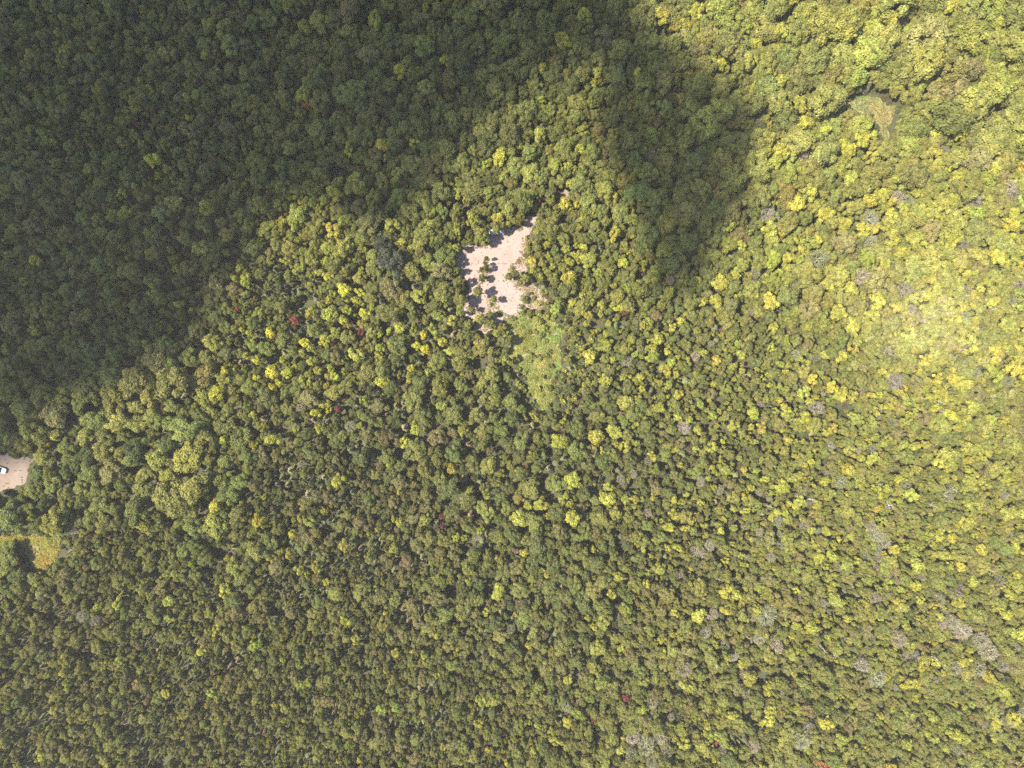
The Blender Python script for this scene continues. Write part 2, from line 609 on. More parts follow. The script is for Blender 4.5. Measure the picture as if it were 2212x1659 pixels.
def massed(name, kind, P, SC, RT, IX, TI):
    """one object of kind stuff: a point per plant, with the forms set on the points"""
    n = len(P)
    me = bpy.data.meshes.new(name)
    me.vertices.add(n)
    me.vertices.foreach_set('co', np.asarray(P, np.float32).ravel())
    def attr(nm, t, data, key):
        a = me.attributes.new(nm, t, 'POINT')
        a.data.foreach_set(key, np.ascontiguousarray(data).ravel())
    attr('scl', 'FLOAT_VECTOR', np.asarray(SC, np.float32), 'vector')
    attr('rot', 'FLOAT_VECTOR', np.asarray(RT, np.float32), 'vector')
    attr('idx', 'INT', np.asarray(IX, np.int32), 'value')
    attr('tint', 'FLOAT_VECTOR', np.asarray(TI, np.float32), 'vector')
    me.update()
    o = new_obj(name, me)
    ng = bpy.data.node_groups.new(name, 'GeometryNodeTree')
    ng.interface.new_socket('Geometry', in_out='INPUT', socket_type='NodeSocketGeometry')
    ng.interface.new_socket('Geometry', in_out='OUTPUT', socket_type='NodeSocketGeometry')
    gi = ng.nodes.new('NodeGroupInput'); go = ng.nodes.new('NodeGroupOutput')
    ci = ng.nodes.new('GeometryNodeCollectionInfo')
    ci.inputs['Collection'].default_value = PROTO[kind]
    ci.inputs['Separate Children'].default_value = True
    ci.inputs['Reset Children'].default_value = True
    ip = ng.nodes.new('GeometryNodeInstanceOnPoints')
    ip.inputs['Pick Instance'].default_value = True
    def named(nm, t):
        a = ng.nodes.new('GeometryNodeInputNamedAttribute')
        a.data_type = t
        a.inputs['Name'].default_value = nm
        return [x for x in a.outputs if x.enabled and x.name == 'Attribute'][0]
    ng.links.new(gi.outputs[0], ip.inputs['Points'])
    ng.links.new(ci.outputs[0], ip.inputs['Instance'])
    ng.links.new(named('idx', 'INT'), ip.inputs['Instance Index'])
    ng.links.new(named('rot', 'FLOAT_VECTOR'), ip.inputs['Rotation'])
    ng.links.new(named('scl', 'FLOAT_VECTOR'), ip.inputs['Scale'])
    ng.links.new(ip.outputs[0], go.inputs[0])
    md = o.modifiers.new('plants', 'NODES')
    md.node_group = ng
    return o

# ------------------------------------------------------------------ where each tree stands: regions of the wood, in photo pixels
T_DARK, T_GREEN, T_OLIVE, T_BROWN, T_LIME = (.106, .128, .052), (.168, .190, .060), (.226, .228, .071), (.212, .180, .098), (.300, .308, .075)
TONES = np.array([T_DARK, T_GREEN, T_OLIVE, T_BROWN, T_LIME])
T_YELLOW = np.array([(.37, .39, .075), (.42, .42, .075), (.45, .42, .070), (.33, .36, .080)])
T_SPRUCE = np.array([(.085, .094, .052), (.080, .090, .046), (.120, .120, .060), (.155, .128, .076)])
T_BARE = np.array([(.215, .20, .135), (.225, .20, .145), (.19, .19, .115)])
#      u     v    r   B    Y    C    bare  gap   dark green olive brown lime
REG = np.array([
    (150, 150, 12, .80, .02, .16, .01, 1.0, .35, .33, .24, .08, .00),
    (500, 200, 12, .76, .02, .20, .01, 1.0, .35, .28, .22, .15, .00),
    (650, 260, 16, .92, .02, .05, .01, 1.0, .20, .38, .34, .08, .00),
    (1000, 150, 14, .87, .02, .09, .01, 1.0, .28, .45, .22, .05, .00),
    (1300, 80, 16, .92, .05, .03, .00, 1.0, .20, .50, .26, .02, .02),
    (1300, 330, 14, .85, .12, .02, .01, 1.0, .08, .38, .32, .03, .19),
    (1550, 100, 20, .84, .12, .03, .01, 1.03, .05, .22, .38, .05, .30),
    (1900, 100, 24, .90, .07, .02, .01, 1.05, .02, .18, .42, .05, .33),
    (2120, 250, 26, .90, .06, .02, .02, 1.05, .02, .18, .44, .06, .30),
    (1720, 350, 21, .75, .21, .01, .03, 1.0, .03, .18, .38, .05, .36),
    (2020, 420, 19, .50, .44, .01, .05, 1.0, .02, .15, .43, .08, .32),
    (1850, 560, 17, .66, .28, .01, .05, 1.03, .02, .18, .44, .10, .26),
    (2060, 690, 13, .54, .38, .01, .07, 1.08, .01, .13, .43, .10, .33),
    (1600, 520, 15, .65, .30, .02, .03, .95, .12, .33, .28, .05, .22),
    (1480, 470, 19, .88, .09, .02, .01, .97, .25, .42, .24, .02, .07),
    (1300, 560, 12, .62, .33, .03, .02, .9, .18, .42, .22, .03, .15),
    (1400, 720, 10, .58, .36, .04, .02, .84, .20, .42, .20, .05, .13),
    (1560, 860, 9, .54, .40, .03, .03, .80, .17, .40, .23, .07, .13),
    (1760, 860, 10, .60, .34, .02, .04, .9, .06, .28, .36, .07, .23),
    (1920, 920, 10, .64, .29, .01, .06, 1.0, .03, .22, .42, .09, .24),
    (2120, 960, 12, .67, .26, .01, .06, 1.05, .02, .18, .44, .09, .27),
    (150, 500, 13, .80, .04, .15, .01, 1.0, .35, .33, .22, .10, .00),
    (150, 760, 14, .80, .03, .16, .01, 1.0, .38, .30, .18, .14, .00),
    (400, 660, 12, .72, .04, .23, .01, 1.0, .35, .32, .21, .12, .00),
    (590, 670, 9, .50, .10, .38, .02, .85, .18, .30, .27, .15, .10),
    (760, 650, 13, .57, .25, .15, .03, .83, .14, .34, .25, .10, .17),
    (650, 800, 14, .62, .25, .10, .03, .86, .12, .34, .32, .07, .15),
    (260, 920, 29, .93, .03, .03, .01, .80, .10, .36, .38, .04, .12),
    (350, 1010, 30, .94, .03, .02, .01, .80, .06, .36, .40, .04, .14),
    (110, 1050, 22, .88, .05, .06, .01, .85, .14, .40, .34, .06, .06),
    (500, 950, 15, .75, .10, .14, .01, .88, .12, .42, .33, .05, .08),
    (850, 900, 14, .66, .14, .17, .03, .80, .28, .44, .18, .08, .02),
    (950, 700, 14, .70, .18, .10, .02, .80, .18, .40, .25, .05, .12),
    (1000, 1000, 16, .74, .12, .13, .01, .78, .28, .44, .18, .08, .02),
    (1160, 1000, 16, .76, .14, .09, .01, .80, .26, .44, .18, .06, .06),
    (850, 550, 17, .86, .06, .07, .01, .9, .18, .46, .25, .02, .09),
    (700, 520, 15, .80, .16, .03, .01, .9, .03, .22, .30, .02, .43),
    (650, 1000, 10, .48, .08, .42, .02, .86, .25, .32, .20, .23, .00),
    (810, 1110, 9, .50, .06, .42, .02, .86, .18, .30, .20, .32, .00),
    (300, 1210, 9, .70, .06, .23, .01, .93, .14, .36, .36, .12, .02),
    (100, 1360, 10, .62, .06, .31, .01, .90, .15, .30, .37, .16, .02),
    (350, 1500, 8, .54, .05, .40, .01, .90, .10, .25, .40, .23, .02),
    (100, 1600, 8, .50, .06, .43, .01, .90, .10, .25, .40, .23, .02),
    (720, 1460, 8, .64, .05, .30, .01, .92, .09, .30, .45, .14, .02),
    (1000, 1300, 12, .74, .08, .17, .01, .83, .24, .42, .25, .09, .00),
    (1000, 1560, 9, .74, .06, .19, .01, .93, .10, .35, .42, .10, .03),
    (1250, 1470, 11, .82, .06, .11, .01, .93, .11, .37, .38, .09, .05),
    (1250, 1260, 12, .74, .12, .12, .02, .86, .22, .42, .24, .08, .04),
    (1450, 1150, 9, .62, .28, .06, .04, .80, .18, .38, .24, .12, .08),
    (1500, 1360, 11, .70, .13, .08, .09, .92, .07, .27, .36, .14, .16),
    (1750, 1250, 10, .66, .22, .03, .09, .95, .05, .24, .40, .11, .20),
    (1950, 1150, 10, .67, .22, .02, .09, 1.0, .04, .22, .43, .10, .21),
    (2060, 1400, 11, .66, .18, .03, .13, .97, .05, .22, .42, .12, .19),
    (1800, 1560, 11, .74, .12, .05, .09, .95, .07, .25, .41, .11, .16),
    (2120, 1590, 11, .68, .20, .04, .08, .95, .05, .24, .42, .09, .20),
], float)

def region(u, v):
    d2 = (REG[:, 0] - u) ** 2 + (REG[:, 1] - v) ** 2 + 900
    w = d2 ** -2.2
    w /= w.sum()
    return w @ REG[:, 2:]

CELL = 30.0
class Grid:
    def __init__(s): s.d = {}
    def add(s, u, v, r): s.d.setdefault((int(u // CELL), int(v // CELL)), []).append((u, v, r))
    def clear(s, u, v, r, k):
        m = int((r + 45) * k // CELL) + 1
        a, b = int(u // CELL), int(v // CELL)
        for i in range(a - m, a + m + 1):
            for j in range(b - m, b + m + 1):
                for (x, y, q) in s.d.get((i, j), ()):
                    dd = k * (q + r)
                    if (x - u) ** 2 + (y - v) ** 2 < dd * dd: return False
        return True

TREES = []      # dicts: kind, u, v (photo pixel of the crown), r (px), h (m), tint, special
grid = Grid()
def height(kind, rm, g=1.0):
    if kind == 'spruce': return (1.9 + 1.6 * rm) * g
    if kind == 'yellow': return (3.2 + 2.1 * rm) * g
    if kind == 'shrub': return 1.3 * rm * g
    return (3.2 + 1.9 * rm) * g
def put(kind, u, v, r, tint, special=None, hf=None, form=None):
    rm = r * K
    h = height(kind, rm, hf if hf else float(np.clip(rng.normal(1, .13), .72, 1.4)))
    TREES.append(dict(kind=kind, u=u, v=v, r=r, rm=rm, h=h, tint=np.asarray(tint, float), special=special, form=form))
    grid.add(u, v, r)

def z4(x, y): return 432 + x * .2278, 576 + y * .2278
def zc(x, y): return 892.8 + x * .1953, 403.2 + y * .1953
RED, CRIM, PINK, ORANGE = (.25, .085, .072), (.22, .075, .082), (.26, .165, .15), (.32, .17, .08)
for u, v, r, t in [(297, 271, 7, CRIM), (470, 247, 6, RED), (443, 515, 5, RED), (513, 666, 8, RED), (635, 691, 10, RED), (760, 694, 6, RED), (776, 719, 9, CRIM),
                   (722, 745, 6, RED), (730, 887, 8, CRIM), (907, 695, 6, RED), (1164, 438, 7, RED), (1347, 680, 6, RED), (1139, 1008, 6, ORANGE), (1142, 941, 5, ORANGE),
                   (955, 1116, 8, RED), (959, 1134, 8, CRIM), (992, 1126, 6, RED), (1354, 1506, 9, RED), (1280, 1553, 8, CRIM), (1945, 1158, 6, RED), (1547, 1604, 6, RED),
                   (1778, 1653, 14, ORANGE), (200, 1153, 7, PINK), (662, 227, 15, (.36, .20, .08)), (750, 233, 7, ORANGE), (962, 163, 8, PINK), (1114, 1189, 9, PINK), (241, 1160, 7, PINK)]:
    put('broadleaf' if r > 9 else 'yellow', u, v, r, t, 'red')
for u, v, r in [(1635, 263, 17), (1733, 337, 21), (1808, 240, 8), (1942, 340, 14), (2042, 323, 14), (1968, 430, 15), (2108, 433, 22), (2182, 400, 22), (2190, 415, 18), (2148, 257, 14),
                (1882, 523, 20), (1762, 493, 10), (2108, 310, 10), (2082, 527, 14), (1407, 333, 15), (1505, 770, 13), (1722, 766, 14), (1762, 776, 13), (1632, 590, 14),
                (1968, 670, 16), (1622, 676, 10), (1538, 740, 8), (1958, 1050, 16), (2168, 1073, 16), (1752, 1080, 11), (1922, 1093, 12), (1898, 886, 12), (1642, 1063, 10),
                (1447, 606, 13), (1357, 783, 14), (757, 920, 17), (1400, 1000, 12), (1060, 776, 8), (1507, 1196, 20), (1665, 1203, 14), (1662, 1333, 27), (1775, 1303, 12),
                (1525, 1369, 16), (1805, 1419, 10), (1898, 1156, 22), (1892, 1293, 18), (2085, 1363, 22), (2142, 1413, 22), (1718, 1516, 10), (1532, 1336, 8), (1935, 1486, 10),
                (1397, 1613, 24), (1372, 1598, 18), (1425, 1595, 20), (1440, 1630, 20), (1365, 1630, 16), (1410, 1650, 18), (1224, 1529, 15), (1030, 1160, 12), (1104, 1360, 12),
                (333, 1380, 10), (177, 1333, 17), (205, 1342, 14), (153, 1150, 15), (148, 934, 9), (650, 1003, 10), (1000, 640, 6), (2120, 1385, 20), (2060, 1345, 18),
                (1910, 1175, 18), (1885, 1140, 16), (2170, 1440, 16), (1560, 1385, 11), (1690, 1500, 9), (2040, 870, 10), (2160, 780, 9), (1930, 770, 9), (1990, 790, 8)]:
    tt = T_BARE[rng.integers(3)] * rng.uniform(.85, 1.15)
    white = (u, v) in [(1808, 240), (1752, 1080), (333, 1380), (1922, 1093), (148, 934), (1805, 1419), (1532, 1336), (1762, 493)]
    put('bare', u, v, r * .82, (.34, .30, .27) if white else tt, 'bare', form=3 if white else [0, 1, 2, 4][rng.integers(4)])
put('broadleaf', 843, 562, 30, (.080, .090, .066), 'bigdark', 1.25, 2)
put('broadleaf', 822, 530, 20, (.080, .090, .066), 'bigdark2', 1.2, 4)
for x, y, r in [(1225, 320, 45), (1380, 215, 68), (1350, 250, 50), (1520, 240, 55), (1400, 400, 55), (1560, 450, 62), (1360, 520, 58), (1900, 570, 60), (660, 640, 52), (480, 640, 42), (400, 590, 32),
                (985, 725, 58), (540, 900, 55), (250, 980, 52), (290, 1060, 38), (680, 1000, 70), (740, 940, 40), (840, 1000, 62), (910, 960, 40), (1275, 1030, 55), (545, 1060, 42), (550, 1130, 38),
                (755, 1110, 55), (690, 1130, 45), (505, 1400, 52), (1100, 1380, 55), (1220, 1370, 42), (2140, 790, 55), (2050, 750, 50), (1720, 750, 52), (2160, 1010, 45), (1720, 640, 35),
                (1900, 430, 40), (1640, 390, 40), (2130, 640, 45), (2000, 960, 45), (970, 1060, 38), (1040, 1090, 38), (790, 870, 40), (1170, 905, 25), (320, 1510, 30), (920, 1530, 45), (220, 690, 30)]:
    u, v = z4(x, y)
    put('yellow', u, v, r * .2278, T_YELLOW[rng.integers(4)] * rng.uniform(.9, 1.1), 'yellow')
# single trees and bushes in and around the sandy clearing
for x, y, r, t in [(755, 1025, 42, T_GREEN), (710, 1150, 60, T_OLIVE), (880, 1235, 38, T_OLIVE), (645, 1345, 36, T_OLIVE), (715, 1450, 58, T_LIME), (840, 1520, 52, T_OLIVE), (530, 1250, 78, T_OLIVE),
                   (500, 1060, 58, T_OLIVE), (1060, 985, 46, T_OLIVE), (1140, 945, 42, T_OLIVE), (1215, 1000, 60, T_OLIVE), (1180, 1060, 36, T_OLIVE), (745, 520, 82, T_OLIVE), (765, 600, 66, T_OLIVE), (615, 520, 52, T_OLIVE),
                   (620, 600, 44, T_OLIVE), (690, 595, 38, T_LIME), (480, 655, 48, T_LIME), (900, 450, 60, T_OLIVE), (980, 430, 42, T_OLIVE), (1040, 395, 38, T_LIME), (1120, 380, 36, T_LIME), (1180, 400, 34, T_OLIVE),
                   (440, 820, 62, T_GREEN), (480, 930, 46, T_GREEN), (860, 1410, 40, T_OLIVE), (800, 1490, 40, T_GREEN), (1405, 265, 40, T_GREEN), (1455, 205, 42, T_OLIVE), (1520, 175, 44, T_OLIVE), (1380, 400, 42, T_LIME), (1385, 490, 44, T_LIME), (1370, 680, 42, T_LIME),
                   (1375, 590, 40, T_OLIVE), (1490, 640, 46, T_LIME), (1500, 770, 42, T_LIME), (1440, 840, 54, T_OLIVE), (1480, 960, 40, T_LIME), (300, 600, 60, T_GREEN), (470, 250, 70, T_OLIVE), (470, 330, 62, T_OLIVE), (480, 420, 50, T_LIME), (480, 500, 46, T_LIME)]:
    u, v = zc(x, y)
    put('broadleaf', u, v, r * .1953, np.asarray(t) * rng.uniform(.85, 1.15), 'edge', rng.uniform(1.15, 1.5))
for x, y, r in [(812, 785, 22), (798, 845, 22), (795, 905, 30), (742, 915, 26), (808, 868, 20)]:
    u, v = zc(x, y)
    put('broadleaf', u, v, r * .1953, np.asarray(T_OLIVE) * .9, 'sapling', 1.35)
for x, y, r in [(1290, 1010, 40), (1320, 930, 44), (1270, 640, 40), (1290, 720, 46), (1260, 560, 30), (1330, 1230, 36), (1390, 1290, 40), (1430, 1180, 44), (1230, 1380, 44), (1300, 1400, 52), (1390, 1390, 50), (1100, 1460, 36), (1180, 1420, 34), (1480, 1300, 44),
                (1400, 1480, 52), (1450, 1560, 50), (1340, 1500, 40), (1420, 1640, 46), (1350, 1600, 40)] + [(rng.uniform(1180, 1900), rng.uniform(1420, 2500), rng.uniform(24, 50)) for _ in range(70)]:
    u, v = zc(x, y)
    if grid.clear(u, v, r * .1953, .7): put('shrub', u, v, r * .1953, np.asarray([T_LIME, T_OLIVE, T_GREEN][rng.integers(3)]) * rng.uniform(.9, 1.15), 'bush', rng.uniform(1.0, 1.9))
for x, y, r in [(1240, 1250, 46), (1200, 1330, 30), (790, 1000, 26), (860, 1300, 26), (940, 1400, 30), (1290, 1180, 30), (1100, 900, 22), (1170, 820, 20)]:
    u, v = zc(x, y)
    put('shrub', u, v, r * .1953, np.asarray(T_OLIVE) * rng.uniform(.8, 1.1), 'bush', rng.uniform(1.0, 1.7))
# big rounded crowns on the left, by the yard
for x, y, r in [(850, 180, 110), (720, 60, 80), (1220, 60, 75), (930, 450, 100), (600, 430, 85), (780, 500, 90), (1200, 460, 110), (1160, 560, 80), (1530, 400, 90), (1380, 170, 100), (800, 660, 100), (1290, 680, 75),
                (480, 780, 85), (330, 680, 95), (390, 520, 85), (720, 920, 68), (880, 830, 70), (1090, 780, 60), (1560, 60, 70), (1120, 330, 65), (400, 960, 60), (580, 1000, 70), (130, 940, 70), (40, 940, 60), (1430, 1160, 55),
                (60, 1420, 105), (30, 1540, 90), (150, 1600, 75), (60, 1330, 60), (300, 1640, 70)]:
    u, v = x * .2387, 864 + y * .2387
    put('broadleaf', u, v, r * .2387, np.array([T_GREEN, T_OLIVE, T_GREEN, T_DARK])[rng.integers(4)] * rng.uniform(.95, 1.2), 'big', .6 if y > 1300 else None)

GAPS = [(2140, 250, 36, 15, .6), (1010, 1186, 15, 26, -.2), (937, 1053, 12, 26, 0), (1064, 1380, 7, 20, 0), (1287, 1503, 10, 10, 0), (1287, 1583, 7, 20, .2), (1404, 1466, 11, 14, 0),
        (1164, 1450, 18, 6, -.3), (1274, 1443, 16, 7, -.6), (683, 733, 12, 10, 0), (797, 610, 10, 14, 0), (514, 722, 10, 10, 0), (270, 888, 17, 12, .4), (262, 1030, 16, 11, -.5), (227, 1016, 14, 10, 0),
        (420, 1016, 18, 8, -.4), (885, 790, 9, 20, 0), (1075, 830, 7, 20, 0), (1100, 930, 12, 18, 0), (860, 930, 10, 18, 0), (995, 880, 8, 16, .2), (1180, 1175, 8, 18, 0), (980, 1330, 9, 12, 0), (880, 760, 8, 14, 0),
        (1340, 1185, 8, 16, .3), (1560, 930, 8, 14, .3), (1590, 1010, 7, 18, .4), (1640, 1075, 18, 8, -.5), (1790, 330, 14, 6, .2), (1860, 340, 14, 7, .5), (1980, 220, 9, 7, 0), (1866, 160, 10, 8, .4), (1910, 150, 8, 16, -.5)]
GAPS = np.array(GAPS)
def in_gap(u, v):
    du = u - GAPS[:, 0]; dv = -(v - GAPS[:, 1])
    c, s_ = np.cos(GAPS[:, 4]), np.sin(GAPS[:, 4])
    return bool(np.any(((du * c + dv * s_) / GAPS[:, 2]) ** 2 + ((-du * s_ + dv * c) / GAPS[:, 3]) ** 2 < 1))
def allowed(u, v, r, h):
    f = (H - .8 * h) / H
    if in_gap(u, v) or in_gap((u - WPX / 2) * f + WPX / 2, (v - HPX / 2) * f + HPX / 2): return False
    f = (H - .8 * h) / H
    uu = (u - WPX / 2) * f + WPX / 2; vv = (v - HPX / 2) * f + HPX / 2
    uu = np.array([uu, u]); vv = np.array([vv, v])
    a = np.arange(9)[:, None] * math.pi / 4
    q = np.where(np.arange(9) == 8, 0, .62 * r)[:, None]
    pu = uu + q * np.cos(a); pvv = vv + q * np.sin(a)
    for P in OPEN:
        if inside(P, pu, pvv).any(): return False
    return True

MARG = 420
def GLZ(u, v):
    return ((u - 1200) / 105) ** 2 + ((v - 790) / 115) ** 2 < 1
KINDN = ('broadleaf', 'yellow', 'spruce', 'bare')
def clump(u, v, s, z): return mnoise.noise(Vector((u / s, v / s, z)))
tries = 0
for phase, (lo, hi, n_try) in enumerate(((1.25, 2.0, 20000), (.8, 1.3, 90000), (.4, .85, 200000))):
    U = rng.uniform(-MARG, WPX + MARG, n_try); Vv = rng.uniform(-MARG, HPX + MARG, n_try)
    for u, v in zip(U, Vv):
        q = region(u, v)
        r = q[0] * .86 * rng.uniform(lo, hi)
        if phase == 0 and rng.random() > .5: continue
        w = q[1:5].copy()
        w[1] *= max(.05, 1 + 2.6 * clump(u, v, 70, 3))
        w[2] *= max(.05, 1 + 2.6 * clump(u, v, 90, 8)) * (.6 if phase == 0 else 1)
        w[3] *= 0 if q[4] < .025 else .55
        w[2] *= .7
        if phase == 2: w[3] *= .3
        w /= w.sum()
        k = KINDN[int(np.searchsorted(np.cumsum(w), rng.random()).clip(0, 3))]
        if k == 'spruce': r = min(r, 12) * .9
        if k == 'yellow': r = min(r, 20)
        pack = .64 / q[5] * (1.0 if phase < 2 else .9)
        if clump(u, v, 45, 20) < (-.36 if ((u - 960) / 330) ** 2 + ((v - 950) / 330) ** 2 < 1 else -.48) and q[5] < .95: continue      # gaps in the canopy
        if not grid.clear(u, v, r, pack): continue
        rm = r * K
        if not allowed(u, v, r, height(k, rm)): continue
        if k == 'broadleaf':
            p = q[6:11].copy()
            if v > 1000 and u < 1900: p[1] *= .75; p[2] *= 1.25; p[3] *= 1.4
            cshift = clump(u, v, 110, 30)
            p[0] *= max(.1, 1 - 1.5 * cshift); p[2] *= max(.1, 1 + 1.5 * cshift)
            t = TONES[int(np.searchsorted(np.cumsum(p / p.sum()), rng.random()).clip(0, 4))]
            t = .5 * t + .5 * (q[6:11] / q[6:11].sum()) @ TONES
        elif k == 'yellow':
            t = .6 * T_YELLOW[rng.integers(4)] + .4 * (q[6:11] / q[6:11].sum()) @ TONES
        elif k == 'spruce': t = T_SPRUCE[int(np.searchsorted([.4, .7, .85], rng.random()))]
        else: t = T_BARE[rng.integers(3)]
        if k != 'spruce' and GLZ(u, v) and rng.random() < .62:
            if grid.clear(u, v, r, .55): put('shrub', u, v, min(r, 9), np.asarray([T_LIME, T_OLIVE, T_LIME][rng.integers(3)]) * rng.uniform(.85, 1.1), 'bush', rng.uniform(1.2, 2.2))
            continue
        pale = math.exp(-((u - 2010) / 130) ** 2 - ((v - 690) / 95) ** 2)  # hotspot glow painted into the leaf tints: crowns turn paler towards its middle
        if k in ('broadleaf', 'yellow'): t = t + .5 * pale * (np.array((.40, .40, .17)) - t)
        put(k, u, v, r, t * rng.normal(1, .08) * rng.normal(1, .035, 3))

NAMES = {'broadleaf': 'broadleaf_tree', 'yellow': 'yellowing_tree', 'spruce': 'conifer_tree', 'bare': 'bare_tree', 'shrub': 'shrub'}
for t in TREES:
    f = (H - .75 * t['h']) / H
    t['x'] = (t['u'] - WPX / 2) * K * f
    t['y'] = -(t['v'] - HPX / 2) * K * f
    t['rw'] = t['rm'] * f
    e_ = rng.uniform(.82, 1.2)
    t['sx'], t['sy'] = t['rw'] * e_, t['rw'] / e_
    t['rot'] = rng.uniform(0, 6.283)
    n = len(FORMS[t['kind']])
    t['fi'] = t['form'] if t['form'] is not None else int(rng.integers(n if t['kind'] != 'bare' else 3))
    t['lean'] = rng.normal(0, .04, 2)
    t['seen'] = -12 < t['u'] < WPX + 12 and -12 < t['v'] < HPX + 12
print('trees', len(TREES), {k: sum(1 for t in TREES if t['kind'] == k and t['seen']) for k in NAMES})

# the 300 of each kind that show largest become things of their own, the rest of the kind one mass
for kind in NAMES:
    L = [t for t in TREES if t['kind'] == kind and t['seen']]
    L.sort(key=lambda t: -(t['r'] + (1000 if t['special'] else 0)))
    lim = 300
    for i, t in enumerate(L): t['single'] = i < lim

# ------------------------------------------------------------------ labels
ONES = 'zero one two three four five six seven eight nine ten eleven twelve thirteen fourteen fifteen sixteen seventeen eighteen nineteen'.split()
TENS = 'x x twenty thirty forty fifty sixty seventy eighty ninety'.split()
def words(n):
    n = int(max(0, min(99, n)))
    return ONES[n] if n < 20 else TENS[n // 10] + ('' if n % 10 == 0 else '-' + ONES[n % 10])
LAND = [('the sandy clearing', 1075, 590, 70), ('the grassy glade', 1145, 780, 60), ('the sand yard', 30, 1022, 40), ('the yellow grass field', 100, 1175, 50),
        ('the small meadow', 1890, 238, 45), ('the large dark grey crown', 838, 552, 36), ('the pale boulders', 1340, 1072, 25), ('the grey bare thicket', 1400, 1618, 55)]
def colour(t):
    r, g, b = t['tint']
    m = max(r, g)
    if t['special'] == 'red': return 'orange red' if g > .4 * r and b < .25 * r else 'pinkish red' if g > .5 * r else 'dull crimson'
    if t['kind'] == 'bare': return 'whitish' if m > .30 else 'pale grey' if m > .22 else 'grey brown'
    if t['kind'] == 'yellow': return 'bright yellow' if m > .39 else 'yellow-green'
    if t['kind'] == 'spruce': return 'brownish' if r > 1.06 * g else 'dark green'
    if b > .85 * g: return 'dark grey'
    if r > 1.07 * g: return 'brown olive'
    return 'deep green' if m < .135 else 'mid green' if m < .185 else 'olive green' if m < .235 else 'light lime green'
def size(t):
    r = t['r']
    return 'huge' if r > 26 else 'large' if r > 18 else 'medium' if r > 11 else 'small'
WORD = {'broadleaf': 'broadleaf tree', 'yellow': 'yellowing tree', 'spruce': 'pointed conifer', 'bare': 'leafless tree', 'shrub': 'low shrub'}
def direction(du, dv):
    a = math.degrees(math.atan2(-dv, du)) % 360
    return ['right of', 'above right of', 'above', 'above left of', 'left of', 'below left of', 'below', 'below right of'][int((a + 22.5) // 45) % 8]
from collections import Counter
cnt = Counter()
for t in TREES:
    w = WORD[t['kind']]
    c = colour(t)
    if t['special'] == 'red': w = 'autumn tree'
    t['look'] = '%s %s %s' % (size(t), c, w)
    best = min(LAND, key=lambda l: math.hypot(t['u'] - l[1], t['v'] - l[2]) - l[3])
    d = math.hypot(t['u'] - best[1], t['v'] - best[2]) - best[3]
    t['near'] = None
    if d < 90:
        band = 'at the edge, ' if d < 15 else 'close by, ' if d < 45 else 'a little way '
        t['near'] = band + direction(t['u'] - best[1], t['v'] - best[2]) + ' ' + best[0]
        if t['seen']: cnt[(t['look'], t['near'])] += 1
used = set()
def label(t):
    if t['near'] and cnt[(t['look'], t['near'])] == 1:
        s = t['look'] + ' ' + t['near']
    else:
        s = '%s, %s percent across, %s percent down the photo' % (t['look'], words(t['u'] / WPX * 100), words(t['v'] / HPX * 100))
    if s in used:
        for extra in ('taller', 'rounder', 'leftmost', 'rightmost', 'upper', 'lower'):
            s2 = extra + ' ' + s
            if s2 not in used:
                s = s2
                break
    used.add(s)
    return s

# ------------------------------------------------------------------ single trees (Empty > crown, trunk), then the masses
def plant(t):
    k = t['kind']
    e = bpy.data.objects.new(NAMES[k], None)
    COL.objects.link(e)
    e.empty_display_size = .5
    e.location = (t['x'], t['y'], 0)
    e.rotation_euler = (t['lean'][0], t['lean'][1], t['rot'])
    e.scale = (t['sx'], t['sy'], t['h'] / NOMH[k])
    c = new_obj('crown' if k != 'shrub' else 'foliage', CROWN_ME[k][t['fi']], e)
    c['tint'] = [float(x) for x in t['tint']]
    if TRUNK_ME[k][t['fi']]:
        new_obj('trunk', TRUNK_ME[k][t['fi']], e)
    cat = {'broadleaf': 'tree', 'yellow': 'tree', 'spruce': 'conifer', 'bare': 'bare tree', 'shrub': 'shrub'}[k]
    grp = {'broadleaf': 'broadleaf trees of the wood', 'yellow': 'trees turning yellow', 'spruce': 'conifers of the wood', 'bare': 'leafless grey trees', 'shrub': 'shrubs around the clearing'}[k]
    if t['special'] == 'red': grp = 'trees in red autumn leaf'; cat = 'red tree'
    tag(e, label(t), cat, grp)
    return e
for t in TREES:
    if t.get('single'): plant(t)
MASS = {'broadleaf': 'broadleaf_trees', 'yellow': 'yellowing_trees', 'spruce': 'conifer_trees', 'bare': 'bare_trees'}
for kind, nm in MASS.items():
    L = [t for t in TREES if t['kind'] == kind and not t.get('single')]
    if not L: continue
    o = massed(nm, kind, [(t['x'], t['y'], 0) for t in L], [(t['sx'], t['sy'], t['h'] / NOMH[kind]) for t in L],
               [(t['lean'][0], t['lean'][1], t['rot']) for t in L], [t['fi'] for t in L], [t['tint'] for t in L])
    tag(o, {'broadleaf': 'smaller green broadleaf trees that fill the rest of the wood', 'yellow': 'smaller yellow-green trees scattered through the wood',
            'spruce': 'smaller dark conifers packed through the wood', 'bare': 'grey leafless trees at the far edges of the wood'}[kind], 'wood', kind='stuff')

